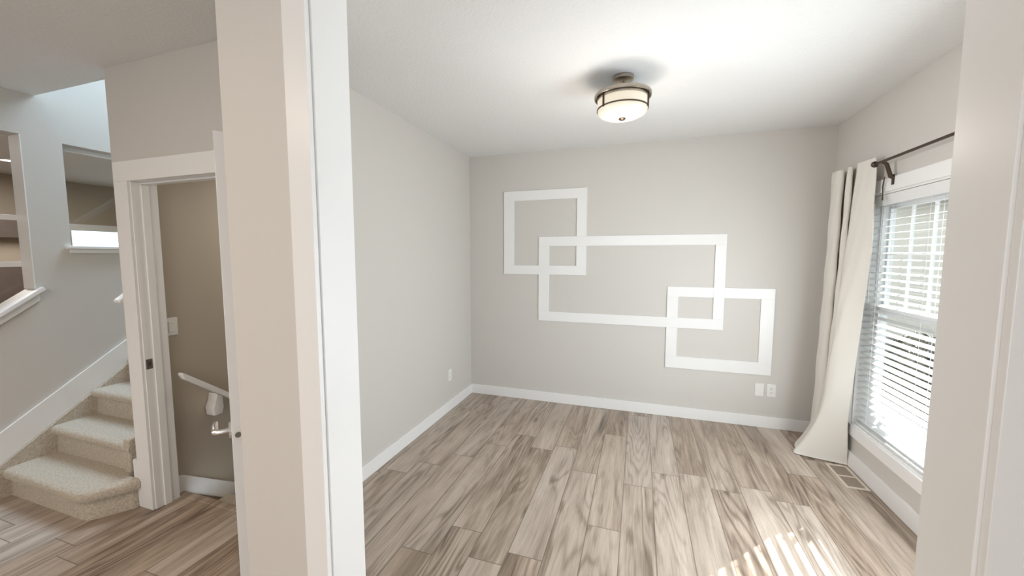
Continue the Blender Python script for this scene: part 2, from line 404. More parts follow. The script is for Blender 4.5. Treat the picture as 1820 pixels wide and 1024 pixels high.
# ------------------------------------------------------------------ wide opening: jambs and casings
def jamb(name, xin, s, label):
    """s=+1: reveal faces +x (left jamb), s=-1: reveal faces -x"""
    t = thing(name, label, 'door frame', (xin, YO, 0), kind='structure')
    bm = B(); a, b_ = sorted((xin, xin - s * 0.02)); box(bm, (a, YO, 0), (b_, YI, 2.44), 0.0015); obj('reveal', bm, 'trim', t)
    bm = B(); a, b_ = sorted((xin - s * 0.006, xin - s * 0.083)); box(bm, (a, YO - 0.017, 0), (b_, YO, H - 0.001), 0.0015); obj('casing', bm, 'trim', t)
    bm = B(); a, b_ = sorted((xin - s * 0.014, xin - s * 0.083)); box(bm, (a, YI, 0), (b_, YI + 0.014, 2.52), 0.0015); obj('casing', bm, 'trim', t)
    return t
jamb('trim_1', -0.83, 1, 'white jamb and casing on the left side of the wide den opening')
jamb('trim_2', 0.562, -1, 'white jamb and casing on the right side of the wide den opening')
bm = B(); box(bm, (-0.83, YO, 2.42), (0.562, YI, 2.44)); struct('trim_3', bm, 'trim', 'white head jamb above the wide den opening', 'door frame')

# ------------------------------------------------------------------ basement doorway frame
t = thing('trim_4', 'white cased frame of the open basement doorway beside the stairs', 'door frame', (DX0, YD, 0), kind='structure')
bm = B(); box(bm, (DX0 - 0.125, YD - 0.017, 0), (DX0 - 0.006, YD, 2.0), 0.002); obj('casing', bm, 'trim', t)
bm = B(); box(bm, (DX0 - 0.165, YD - 0.017, 0), (DX0 - 0.1255, YD - 0.001, 0.30), 0.002); obj('plinth', bm, 'trim', t)
bm = B(); box(bm, (DX0 - 0.125, YD - 0.017, 2.0005), (DX1 + 0.125, YD, 2.113), 0.002); obj('head_casing', bm, 'trim', t)
bm = B(); box(bm, (DX1 + 0.006, YD - 0.017, 0), (DX1 + 0.125, YD, 2.0), 0.002); obj('casing', bm, 'trim', t)
bm = B(); box(bm, (DX0 - 0.02, YD - 0.002, 0), (DX0, YD + 0.128, 2.0), 0.001); obj('jamb', bm, 'trim', t)
bm = B(); box(bm, (DX1, YD - 0.002, 0), (DX1 + 0.02, YD + 0.128, 2.0), 0.001); obj('jamb', bm, 'trim', t)
bm = B(); box(bm, (DX0 - 0.02, YD - 0.002, 2.0005), (DX1 + 0.02, YD + 0.128, 2.0195), 0.001); obj('head_jamb', bm, 'trim', t)
bm = B(); box(bm, (DX0, YD + 0.042, 0), (DX0 + 0.011, YD + 0.08, 1.988), 0.002); obj('door_stop', bm, 'trim', t)
bm = B(); box(bm, (DX0 + 0.0002, YD + 0.042, 1.989), (DX1 - 0.0002, YD + 0.08, 2.0), 0.002); obj('door_stop', bm, 'trim', t)
bm = B(); box(bm, (DX0 - 0.0005, YD + 0.004, 0.885), (DX0 + 0.0015, YD + 0.036, 0.945), 0.0004)
sp = obj('strike_plate', bm, 'steel', t); sp['label'] = 'dull metal strike plate'
bm = B(); box(bm, (DX0 + 0.0013, YD + 0.012, 0.903), (DX0 + 0.0018, YD + 0.028, 0.927)); obj('latch_hole', bm, 'slot', sp)

# door leaf, swung open toward the camera and seen edge on
hx, hy = DX1 + 0.003, YD - 0.022
ex, ey = -1.385, 0.985
ang = math.atan2(ey - hy, ex - hx)
MT = Matrix.Translation((hx, hy, 0)) @ Matrix.Rotation(ang, 4, 'Z')   # leaf local +x runs from hinge to latch, -y is the hall-left face
LW = math.hypot(ex - hx, ey - hy)
t = thing('door_1', 'white door leaf swung wide open, seen edge-on beside the wall post', 'door', (hx, hy, 0), kind='structure')
bm = B(); box(bm, (0, -0.019, 0.012), (LW, 0.019, 1.998), 0.0015, mat=MT); obj('leaf', bm, 'trim', t)
bm = B(); box(bm, (LW - 0.0005, -0.0125, 0.885), (LW + 0.0012, 0.0125, 0.945), 0.0003, mat=MT)
lp = obj('latch_plate', bm, 'plastic', t)
bm = B(); tube(bm, [MT @ Vector((LW + 0.001, 0, 0.915)), MT @ Vector((LW + 0.006, 0, 0.915))], 0.0095, 20); obj('latch_bolt', bm, 'steel', lp)
for s in (-1, 1):
    bm = B()
    def PT(x, y, z): return MT @ Vector((x, y, z))
    tube(bm, [PT(LW - 0.065, s * 0.0185, 0.915), PT(LW - 0.065, s * 0.027, 0.915)], 0.031, 24)
    h_ = obj('rosette', bm, 'chrome', t, True)
    bm = B(); tube(bm, [PT(LW - 0.065, s * 0.026, 0.915), PT(LW - 0.065, s * 0.06, 0.915), PT(LW - 0.07, s * 0.068, 0.915), PT(LW - 0.12, s * 0.07, 0.917), PT(LW - 0.175, s * 0.068, 0.913)], [0.010, 0.010, 0.011, 0.010, 0.008], 14)
    obj('lever', bm, 'chrome', t, True)
for z in (0.22, 1.0, 1.78):
    bm = B(); tube(bm, [(hx - 0.001, hy + 0.028, z - 0.045), (hx - 0.001, hy + 0.028, z + 0.045)], 0.006, 12); obj('hinge', bm, 'steel', t, True)

# ------------------------------------------------------------------ main stairs
st = thing('staircase', 'beige carpeted staircase rising beside the hall left wall, rounded bottom step', 'stairs', (-3.4, 1.24, 0))
def rounded_step(bm, x0, x1, yn, yb, z0, z1):
    # tread with rolled carpet nosing over a recessed riser, extruded along x
    r = 0.032; prof = [(yb, z1)]
    prof.append((yn + r, z1))
    for k in range(1, 9):
        a = math.pi / 2 + math.pi * k / 9
        prof.append((yn + r + r * math.cos(a), z1 - r + r * math.sin(a)))
    prof += [(yn + 0.034, z1 - 2 * r - 0.002), (yn + 0.028, z0), (yb, z0)]
    prism(bm, prof, 0, x0, x1)
rise, run, y1 = 0.1885, 0.226, 1.238
XSL = XS + 0.028
# step one: plan outline with clipped right corner, offset nosing over riser
def outline(d):
    return [(XSL, 1.62), (XSL, y1 + d), (-3.13, y1 - 0.004 + d), (-3.08, y1 + 0.002 + d), (-3.035 - d * 0.5, y1 + 0.022 + d), (-2.93 - d, 1.40 + d * 0.5), (-2.916 - d, 1.43), (-2.914 - d, 1.452), (-3.03, 1.452), (-3.03, 1.62)]
bm = B()
lv = [(0.0, 0.030), (0.120, 0.038), (0.127, 0.006), (0.142, 0.0), (0.165, 0.0), (0.180, 0.008), (0.1885, 0.028)]
rings = [[bm.verts.new((x, y, z)) for x, y in outline(d)] for z, d in lv]
for A, B_ in zip(rings, rings[1:]):
    for i in range(len(A)): bm.faces.new([A[i], A[(i + 1) % len(A)], B_[(i + 1) % len(A)], B_[i]])
bm.faces.new(rings[0]); bm.faces.new(rings[-1])
obj('step', bm, 'carpet', st, True)
for k in range(1, 12):
    bm = B(); yn = y1 + run * k
    rounded_step(bm, XSL, (-3.03 if k == 1 else -2.972), yn, yn + run + 0.05, rise * k + 0.0005, rise * (k + 1))
    if k == 1: box(bm, (-3.03, YD + 0.115, rise + 0.0005), (-2.972, yn + run + 0.05, 2 * rise))
    obj('step', bm, 'carpet', st, True)
bm = B(); prism(bm, [(y1 + run + 0.0, rise + 0.002), (y1 + run + 0.12, rise + 0.002), (y1 + run + 0.12, 2 * rise + 0.055), (y1 + run + 0.07, 2 * rise + 0.06), (y1 + run + 0.008, 2 * rise + 0.03)], 0, -3.095, -3.028, 0.014, 3)
c = obj('carpet_wrap', bm, 'carpet', st, True)
# carpeted wall side and white skirt board
s2 = 0.70
def skz(y): return 0.452 + s2 * (y - 1.30)
bm = B(); prism(bm, [(1.19, 0.0), (4.0, 0.0), (4.0, skz(4.0) - 0.17), (1.245, 0.22), (1.19, 0.17)], 0, XS + 0.0005, XSL + 0.006)
obj('carpeted_side', bm, 'carpet', st)
bm = B(); prism(bm, [(0.60, 0.0), (1.187, 0.0), (1.187, 0.172), (1.245, 0.222), (4.0, skz(4.0) - 0.168), (4.0, skz(4.0)), (1.10, skz(1.10)), (0.60, 0.11)], 0, XS + 0.0004, XS + 0.016, 0.002)
sk = obj('skirt_board', bm, 'trim', st); sk['label'] = 'white sloping skirt board'
# handrail on the partition
t = thing('stair_handrail', 'white handrail tip peeking out left of the doorway casing above the carpeted stairs', 'handrail', (-3.03, 1.49, 1.30))
bm = B(); s3 = rise / run
prism(bm, [(1.468, 1.285), (1.50, 1.272), (3.6, 1.272 + s3 * 2.1), (3.6, 1.325 + s3 * 2.1), (1.468, 1.300)], 0, -3.062, -3.004, 0.008, 3)
obj('rail', bm, 'trim', t, True)
for y in (1.75, 3.0):
    bm = B(); z = 1.272 + s3 * (y - 1.5); tube(bm, [(-2.9705, y, z - 0.07), (-3.02, y, z - 0.06), (-3.033, y, z + 0.01)], 0.008); obj('bracket', bm, 'trim', t, True)

# openings in the left wall ------------------------------------------------
t = thing('window_2', 'interior opening with two white rails and a sloping white sill over the stairs', 'window', (XS, 1.0, 1.2), kind='structure')
for z in (1.513, 1.83):
    bm = B(); box(bm, (XS - 0.145, O1Y0, z - 0.018), (XS - 0.131, O1Y1 + 0.02, z + 0.018), 0.002); obj('rail', bm, 'trim', t)
def slz(y): return 1.31 + sl * (y - O1Y1)
bm = B(); prism(bm, [(O1Y0, slz(O1Y0)), (O1Y1 + 0.035, slz(O1Y1 + 0.035)), (O1Y1 + 0.022, slz(O1Y1 + 0.035) + 0.022), (O1Y0, slz(O1Y0) + 0.028)], 0, XS + 0.0005, XS + 0.04, 0.004)
prism(bm, [(O1Y0, slz(O1Y0) + 0.0005), (O1Y1 - 0.0005, slz(O1Y1)), (O1Y1 - 0.0005, slz(O1Y1) + 0.027), (O1Y0, slz(O1Y0) + 0.028)], 0, XS - 0.14, XS + 0.005)
obj('window_sill', bm, 'trim', t)
bm = B(); prism(bm, [(O1Y0, slz(O1Y0) - 0.05), (O1Y1 + 0.01, slz(O1Y1) - 0.045), (O1Y1 + 0.01, slz(O1Y1) + 0.004), (O1Y0, slz(O1Y0) - 0.001)], 0, XS + 0.0005, XS + 0.018, 0.003); obj('apron', bm, 'trim', t)
bm = B(); box(bm, (XS - 0.13, O1Y1 - 0.006, 1.345), (XS + 0.002, O1Y1 - 0.0005, O1T - 0.001), 0.001); obj('side_jamb', bm, 'trim', t)
t = thing('window_3', 'small interior opening with a white ledge above the stairs, next to the doorway casing', 'window', (XS, 2.0, 1.64), kind='structure')
bm = B(); box(bm, (XS - 0.13, O2Y0 - 0.035, O2B - 0.022), (XS + 0.035, O2Y1 + 0.035, O2B - 0.001), 0.004)
obj('window_sill', bm, 'trim', t)
bm = B(); box(bm, (XS + 0.0005, O2Y0 - 0.015, O2B - 0.052), (XS + 0.018, O2Y1 + 0.015, O2B - 0.0225), 0.003); obj('apron', bm, 'trim', t)
bm = B(); box(bm, (XS - 0.12, O2Y0 + 0.001, O2T - 0.028), (XS - 0.09, O2Y1, O2T - 0.001), 0.002); obj('head_bar', bm, 'vinyl', t)
bm = B(); box(bm, (XS - 0.12, O2Y0 + 0.001, O2B + 0.0), (XS - 0.09, O2Y0 + 0.02, O2T - 0.029), 0.002); obj('side_bar', bm, 'vinyl', t)
bm = B(); box(bm, (XS - 0.108, O2Y0 + 0.0205, O2B), (XS - 0.104, O2Y1, O2T - 0.029)); obj('glass', bm, 'glass', t)

# room beyond
bm = shell_wall(0, -8.05, -7.95, [-1.5, 3.38, 4.4, 5.2], [0, 0.9, 1.955, H], {(1, 1)})
struct('wall_far', bm, 'tan', 'far tan wall seen through the openings over the stairs', 'wall')
bm = B(); box(bm, (-8.05, -1.5, H + 0.0005), (XS - 0.13, 5.2, H + 0.1)); struct('ceiling_far', bm, 'ceil', 'ceiling of the room beyond the stairs', 'ceiling')
bm = B(); box(bm, (-8.05, -1.5, -0.05), (XS - 0.13, 5.2, 0)); struct('floor_far', bm, 'planks', 'floor of the room beyond the stairs', 'floor')
bm = B(); box(bm, (-8.05, 5.2, 0), (XS - 0.13, 5.3, H)); struct('wall_far_end', bm, 'tan', 'end wall of the room beyond the stairs', 'wall')
bm = B(); box(bm, (-8.05, -1.6, 0), (XS - 0.13, -1.5, H)); struct('wall_far_near', bm, 'tan', 'near wall of the room beyond the stairs', 'wall')
t = thing('window_4', 'bright window on the far wall seen through the small opening', 'window', (-7.95, 3.9, 0.9), kind='structure')
bm = shell_wall(0, -8.0, -7.93, [3.33, 3.40, 4.38, 4.45], [0.85, 0.92, 1.945, 2.04], {(1, 1)}); obj('window_frame', bm, 'trim', t)
bm = B(); box(bm, (-8.0, 3.40, 1.40), (-7.96, 4.38, 1.43)); obj('sash_rail', bm, 'trim', t)
bm = B(); box(bm, (-7.99, 3.401, 0.921), (-7.985, 4.379, 1.944)); obj('glass', bm, 'glass', t)
t = thing('tall_cabinet', 'tall dark brown cabinet with a tan niche in the room beyond the stairs', 'cabinet', (-7.75, 2.4, 0))
bm = B(); box(bm, (-7.948, 1.5, 0.001), (-7.55, 3.2, 1.47), 0.004); obj('body', bm, 'darkwood', t)
bm = B(); box(bm, (-7.948, 1.5, 1.80), (-7.55, 3.2, 2.02), 0.004); obj('upper_box', bm, 'darkwood', t)
bm = B(); box(bm, (-7.948, 1.5, 1.4705), (-7.70, 3.2, 1.7995)); nb = obj('niche_panel', bm, 'tan', t); nb['label'] = 'tan niche panel'
t = thing('recessed_light', 'small lit recessed ceiling light in the room beyond the stairs', 'ceiling light', (-6.784, 2.453, H))
bm = B(); lathe(bm, [(0.062, H), (0.088, H), (0.088, H - 0.006), (0.064, H - 0.012)], (-6.784, 2.453, 0), closed=True); obj('trim_ring', bm, 'trim', t, True)
bm = B(); lathe(bm, [(0.0, H - 0.001), (0.062, H - 0.001), (0.062, H - 0.007), (0.0, H - 0.010)], (-6.784, 2.453, 0)); obj('lens', bm, 'lit_lens', t, True)

# ------------------------------------------------------------------ basement stairs, rail, switch
XB = -2.87
t = thing('basement_stairs', 'carpeted stairs going down behind the open basement doorway', 'stairs', (-2.4, 1.66, -0.05))
for k in range(8):
    bm = B(); yn = 1.655 + 0.25 * k; z1 = -0.19 * (k + 1)
    box(bm, (XB + 0.0005, yn, z1 - 0.19), (XL - 0.125, yn + 0.28, z1), 0.008)
    obj('step', bm, 'carpet', t, True)
bm = B(); box(bm, (XB + 0.002, 1.605, -0.049), (XL - 0.125, 1.654, 0.003), 0.006, 3); obj('landing_nosing', bm, 'planks', t, True)
def bz(y): return 0.127 - 0.74 * (y - 1.634)
bm = B(); prism(bm, [(1.603, 0.0035), (1.64, -0.004), (3.6, bz(3.6) - 0.15), (3.6, bz(3.6)), (1.66, bz(1.66)), (1.603, 0.127)], 0, XB + 0.0004, XB + 0.015, 0.002)
obj('skirt_board', bm, 'trim', t)
bm = B(); prism(bm, [(1.645, -0.055), (1.645, -0.006), (3.6, bz(3.6) - 0.152), (3.6, bz(3.6) - 0.25)], 0, XB + 0.0004, XB + 0.022)
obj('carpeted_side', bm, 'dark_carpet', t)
t = thing('basement_handrail', 'white handrail sloping down on the taupe basement stairwell wall', 'handrail', (-2.80, 1.66, 0.80))
def hz(y): return 0.812 - 0.80 * (y - 1.648)
bm = B(); prism(bm, [(1.638, hz(1.648) - 0.005), (1.652, hz(1.652) - 0.036), (3.4, hz(3.4) - 0.036), (3.4, hz(3.4)), (1.652, hz(1.652) + 0.006), (1.642, hz(1.648) + 0.008)], 0, -2.818, -2.772, 0.009, 3)
obj('rail', bm, 'trim', t, True)
for y in (1.862, 2.9):
    z = hz(y) - 0.036; bm = B()
    prism(bm, [(y - 0.014, z + 0.008), (y + 0.03, z - 0.028), (y + 0.03, z - 0.10), (y + 0.022, z - 0.15), (y - 0.035, z - 0.15), (y - 0.042, z - 0.085), (y - 0.018, z - 0.07)], 0, -2.868, -2.785, 0.008, 3)
    obj('bracket', bm, 'trim', t, True)
def plate(name, label, cat, c, axis, sgn, kind, group=None):
    """wall plate .072 x .116 at c on a wall whose outward normal is sgn on axis"""
    t = thing(name, label, cat, c, group)
    def bx(bm, u0, u1, v0, v1, d0, d1, bev=0.0):
        d = sorted((sgn * d0, sgn * d1))
        lo, hi = ([c[0] + d[0], c[1] + u0, c[2] + v0], [c[0] + d[1], c[1] + u1, c[2] + v1]) if axis == 0 else ([c[0] + u0, c[1] + d[0], c[2] + v0], [c[0] + u1, c[1] + d[1], c[2] + v1])
        return box(bm, lo, hi, bev)
    bm = B(); bx(bm, -0.036, 0.036, -0.058, 0.058, 0.0004, 0.006, 0.0025); obj('cover_plate', bm, 'plastic', t)
    if kind == 'outlet':
        for v in (-0.020, 0.020):
            bm = B(); bx(bm, -0.0165, 0.0165, v - 0.0145, v + 0.0145, 0.0058, 0.0085, 0.002); s_ = obj('socket', bm, 'plastic', t)
            bm = B(); bx(bm, -0.0085, -0.0065, v - 0.002, v + 0.008, 0.0080, 0.0088); bx(bm, 0.0065, 0.0085, v - 0.002, v + 0.007, 0.0080, 0.0088); bx(bm, -0.0025, 0.0025, v - 0.010, v - 0.005, 0.0080, 0.0088)
            obj('slot', bm, 'slot', s_)
    elif kind == 'switch':
        bm = B(); bx(bm, -0.0165, 0.0165, -0.034, 0.034, 0.0058, 0.010, 0.002); obj('rocker', bm, 'plastic', t)
    else:
        for v in (-0.042, 0.042):
            bm = B(); bx(bm, -0.003, 0.003, v - 0.003, v + 0.003, 0.0058, 0.0072, 0.001); obj('screw', bm, 'plastic', t)
    return t
plate('light_switch', 'white light switch on the taupe basement stairwell wall beside the casing', 'light switch', (XB, 1.653, 1.114), 0, 1, 'switch')
plate('wall_plate', 'blank white wall plate, left of the pair low on the wall by the curtain', 'wall plate', (1.075, YB, 0.348), 1, -1, 'blank')
plate('wall_outlet', 'white power outlet, right of the pair low on the wall by the curtain', 'outlet', (1.169, YB, 0.350), 1, -1, 'outlet')
plate('wall_outlet', 'white power outlet low on the plain left den wall near the corner', 'outlet', (XL, 3.445, 0.362), 0, 1, 'outlet')

# ------------------------------------------------------------------ three interlocking trim frames
TF = 0.012
def trim_frame(label, x0, x1, z0, z1, w, pieces):
    t = thing('trim_frame', label, 'wall trim', ((x0 + x1) / 2, YB, z0), 'interlocking trim frames on the back wall')
    for nm, a, b_ in pieces:
        bm = B(); box(bm, (a[0] + 0.0001, YB - TF, a[1] + 0.0001), (b_[0] - 0.0001, YB - 0.0003, b_[1] - 0.0001), 0.0012, 1); obj(nm, bm, 'trim', t)
    return t
a0, a1, a2, a3 = -1.397, -1.284, -0.614, -0.513; az0, az1, az2, az3 = 1.373, 1.469, 2.152, 2.254
b0, b1, b2, b3 = -1.010, -0.898, 0.664, 0.755; bz0, bz1, bz2, bz3 = 0.882, 0.981, 1.671, 1.770
c0, c1, c2, c3 = 0.264, 0.363, 1.050, 1.157; cz0, cz1, cz2, cz3 = 0.488, 0.603, 1.182, 1.277
trim_frame('square white trim frame at upper left of the three interlocking frames', a0, a3, az0, az3, 0.1, [
    ('rail', (a0, az2), (a3, az3)), ('rail', (a0, az0), (b0, az1)), ('rail', (b1, az0), (a3, az1)),
    ('stile', (a0, az1), (a1, az2)), ('stile', (a2, az1), (a3, bz2)), ('stile', (a2, bz3), (a3, az2))])
trim_frame('long rectangular white trim frame in the middle of the three interlocking frames', b0, b3, bz0, bz3, 0.1, [
    ('rail', (b0, bz2), (b3, bz3)), ('rail', (b0, bz0), (b3, bz1)), ('stile', (b0, bz1), (b1, bz2)), ('stile', (b2, bz1), (b3, bz2))])
trim_frame('square white trim frame at lower right of the three interlocking frames', c0, c3, cz0, cz3, 0.1, [
    ('rail', (c0, cz2), (b2, cz3)), ('rail', (b3, cz2), (c3, cz3)), ('rail', (c0, cz0), (c3, cz1)),
    ('stile', (c0, cz1), (c1, bz0)), ('stile', (c0, bz1), (c1, cz2)), ('stile', (c2, cz1), (c3, cz2))])

# ------------------------------------------------------------------ ceiling light
LX, LY = -0.122, 2.52
t = thing('ceiling_light', 'lit semi-flush ceiling light with opal glass drum and brushed metal ring', 'ceiling light', (LX, LY, H))
c = (LX, LY, 0)
bm = B(); lathe(bm, [(0.0, H - 0.0003), (0.062, H - 0.0003), (0.064, H - 0.006), (0.062, H - 0.020), (0.052, H - 0.026), (0.0, H - 0.028)], c); obj('canopy', bm, 'nickel', t, True)
bm = B(); lathe(bm, [(0.0085, H - 0.024), (0.0085, H - 0.05), (0.012, H - 0.055), (0.012, H - 0.068), (0.0085, H - 0.073), (0.0085, H - 0.106)], c, 20); obj('stem', bm, 'nickel', t, True)
zr = 2.546
bm = B(); lathe(bm, [(0.0, zr + 0.004), (0.150, zr + 0.002), (0.166, zr), (0.168, zr - 0.003), (0.168, zr - 0.019), (0.167, zr - 0.021), (0.162, zr - 0.021), (0.161, zr - 0.018), (0.160, zr - 0.006), (0.0, zr - 0.006)], c, 64); obj('top_ring', bm, 'nickel', t, True)
bm = B(); lathe(bm, [(0.1475, zr - 0.008), (0.1525, zr - 0.012), (0.1525, zr - 0.034), (0.1475, zr - 0.034)], c, 64, closed=True); obj('inner_ring', bm, 'nickel', t, True)
bm = B(); lathe(bm, [(0.147, zr - 0.012), (0.147, zr - 0.092), (0.145, zr - 0.102), (0.136, zr - 0.116), (0.11, zr - 0.129), (0.07, zr - 0.137), (0.03, zr - 0.140), (0.0, zr - 0.1405)], c, 64); obj('glass_shade', bm, 'lit_glass', t, True)
bm = B(); lathe(bm, [(0.1475, zr - 0.084), (0.1525, zr - 0.084), (0.1525, zr - 0.091), (0.1475, zr - 0.091)], c, 64, closed=True); obj('lower_ring', bm, 'bronze', t, True)
for k in range(3):
    a = math.radians(-133 + 120 * k); bm = B()
    box(bm, (0.1475, -0.0045, zr - 0.096), (0.1560, 0.0045, zr - 0.016), 0.001, mat=Matrix.Translation((LX, LY, 0)) @ Matrix.Rotation(a, 4, 'Z')); obj('strap', bm, 'bronze', t)
bm = B(); lathe(bm, [(0.0, zr - 0.139), (0.020, zr - 0.140), (0.021, zr - 0.144), (0.014, zr - 0.150), (0.0, zr - 0.153)], c, 24); obj('finial', bm, 'bronze', t, True)
pl = D.lights.new('ceiling_light_glow', 'POINT'); pl.energy = 7.0; pl.color = (1.0, 0.93, 0.84); pl.shadow_soft_size = 0.1
po = D.objects.new('ceiling_light_glow', pl); COL.objects.link(po); po.location = (LX, LY, zr - 0.42)

# ------------------------------------------------------------------ window
t = thing('window_1', 'white double-hung window with casing behind the blind on the right wall', 'window', (XR, 2.5, WZ0), kind='structure')
cw = 0.085
bm = B(); box(bm, (XR - 0.016, WY0 - cw, WZ1), (XR, WY1 + cw, WZ1 + cw), 0.002); obj('head_casing', bm, 'trim', t)
bm = B(); box(bm, (XR - 0.016, WY0 - cw, WZ0 - cw + 0.005), (XR, WY1 + cw, WZ0), 0.002); obj('sill_casing', bm, 'trim', t)
for y0 in (WY0 - cw, WY1):
    bm = B(); box(bm, (XR - 0.016, y0, WZ0 + 0.0005), (XR, y0 + cw, WZ1 - 0.0005), 0.002); obj('side_casing', bm, 'trim', t)
bm = shell_wall(0, XR + 0.0, XR + 0.148, [WY0 + 0.0003, WY0 + 0.012, WY1 - 0.012, WY1 - 0.0003], [WZ0 + 0.0003, WZ0 + 0.012, WZ1 - 0.012, WZ1 - 0.0003], {(1, 1)}); obj('window_jamb', bm, 'trim', t)
fy0, fy1, fz0, fz1 = WY0 + 0.0125, WY1 - 0.0125, WZ0 + 0.0125, WZ1 - 0.0125
bm = shell_wall(0, XR + 0.075, XR + 0.145, [fy0, fy0 + 0.032, 2.47, 2.53, fy1 - 0.032, fy1], [fz0, fz0 + 0.03, fz1 - 0.05, fz1], {(1, 1), (3, 1)}); obj('window_frame', bm, 'vinyl', t)
zm = 1.20
for (s0, s1) in ((fy0 + 0.0325, 2.4695), (2.5305, fy1 - 0.0325)):
    bm = shell_wall(0, XR + 0.105, XR + 0.135, [s0, s0 + 0.024, s1 - 0.024, s1], [zm - 0.01, zm + 0.025, fz1 - 0.085, fz1 - 0.0505], {(1, 1)}); u = obj('upper_sash', bm, 'vinyl', t)
    bm = B(); n_ = 4
    for k in range(1, n_):
        y = s0 + 0.03 + (s1 - s0 - 0.06) * k / n_; box(bm, (XR + 0.114, y - 0.009, zm + 0.025), (XR + 0.126, y + 0.009, fz1 - 0.085))
    box(bm, (XR + 0.1135, s0 + 0.024, 1.575), (XR + 0.1265, s1 - 0.024, 1.593)); obj('muntins', bm, 'vinyl', u)
    bm = B(); box(bm, (XR + 0.118, s0 + 0.024, zm + 0.025), (XR + 0.122, s1 - 0.024, fz1 - 0.085)); obj('glass', bm, 'glass', u)
    bm = shell_wall(0, XR + 0.077, XR + 0.104, [s0, s0 + 0.024, s1 - 0.024, s1], [fz0 + 0.0305, fz0 + 0.055, zm - 0.015, zm + 0.03], {(1, 1)}); u = obj('lower_sash', bm, 'vinyl', t)
    bm = B(); box(bm, (XR + 0.088, s0 + 0.024, fz0 + 0.055), (XR + 0.092, s1 - 0.024, zm - 0.015)); obj('glass', bm, 'glass', u)

# ------------------------------------------------------------------ blind
BY0, BY1 = WY0 + 0.016, WY1 - 0.016
xb = XR + 0.036
t = thing('window_blind', 'white horizontal slat blind hanging in the window', 'blind', (xb, 2.5, WZ1 - 0.013))
bm = B(); box(bm, (XR + 0.006, BY0, WZ1 - 0.085), (XR + 0.014, BY1, WZ1 - 0.0135), 0.003); obj('valance', bm, 'slat', t)
bm = B(); box(bm, (XR + 0.0145, BY0 + 0.005, WZ1 - 0.06), (XR + 0.066, BY1 - 0.005, WZ1 - 0.0135), 0.003); obj('head_rail', bm, 'slat', t)
bm = B(); pitch = 0.0445; z = WZ1 - 0.092; tilt = math.radians(10); zs = []
while z > WZ0 + 0.045:
    zs.append(z); z -= pitch
for z in zs:
    hw = 0.025; pr = []
    for sgn in (1, -1):
        rng = range(-3, 4) if sgn == 1 else range(3, -4, -1)
        for k in rng:
            u = k / 3 * hw; cz = 0.0022 * (1 - (k / 3) ** 2) + sgn * 0.0012
            pr.append((xb + u * math.cos(tilt) - cz * math.sin(tilt), z + u * math.sin(tilt) + cz * math.cos(tilt)))
    A = [bm.verts.new((p[0], BY0 + 0.003, p[1])) for p in pr]; C_ = [bm.verts.new((p[0], BY1 - 0.003, p[1])) for p in pr]
    n_ = len(pr)
    for i in range(n_): bm.faces.new([A[i], C_[i], C_[(i + 1) % n_], A[(i + 1) % n_]])
    bm.faces.new(A); bm.faces.new(list(reversed(C_)))
sl_o = obj('slat_panel', bm, 'slat', t, True)
bm = B(); box(bm, (xb - 0.026, BY0 + 0.003, WZ0 + 0.014), (xb + 0.026, BY1 - 0.003, WZ0 + 0.031), 0.004); obj('bottom_rail', bm, 'slat', t)
for y in (BY1 - 0.16, BY1 - 0.62, BY1 - 1.15, BY0 + 0.16):
    bm = B()
    for x in (xb - 0.029, xb + 0.0285): tube(bm, [(x, y, WZ0 + 0.03), (x, y, WZ1 - 0.06)], 0.0012, 6)
    obj('ladder_cord', bm, 'slat', t)
bm = B(); tube(bm, [(XR + 0.003, BY1 - 0.075, WZ1 - 0.06), (XR + 0.002, BY1 - 0.077, WZ1 - 0.75)], 0.0035, 8); obj('tilt_wand', bm, 'plastic', t, True)

# ------------------------------------------------------------------ curtain rod and curtain
XC, ZC = 1.462, 2.172
t = thing('curtain_rod', 'thin dark bronze curtain rod above the window', 'curtain rod', (XC, 2.5, ZC))
bm = B(); tube(bm, [(XC, 1.15, ZC), (XC, 3.236, ZC)], 0.0085, 14); obj('rod', bm, 'bronze', t, True)
bm = B(); lathe(bm, [(0.0, -0.014), (0.012, -0.013), (0.019, -0.006), (0.021, 0.0), (0.019, 0.006), (0.012, 0.013), (0.0, 0.014)], (XC, 3.226, ZC), 20, 'y'); obj('finial', bm, 'bronze', t, True)
for y in (3.135, 1.4):
    bm = B(); tube(bm, [(XR - 0.017, y, ZC - 0.105), (XR - 0.03, y, ZC - 0.10), (XC + 0.02, y, ZC - 0.02), (XC, y, ZC - 0.002)], [0.012, 0.012, 0.011, 0.011], 10)
    box(bm, (XR - 0.0195, y - 0.014, ZC - 0.15), (XR - 0.0165, y + 0.014, ZC - 0.085), 0.001)
    obj('bracket', bm, 'bronze', t, True)
bm = B(); tube(bm, [(XR - 0.035, 3.19, ZC - 0.09), (XR - 0.03, 3.215, ZC - 0.15), (XR - 0.022, 3.225, ZC - 0.20), (XR - 0.022, 3.225, ZC - 0.235)], [0.004, 0.004, 0.003, 0.005], 8); obj('pull_cord', bm, 'bronze', t, True)

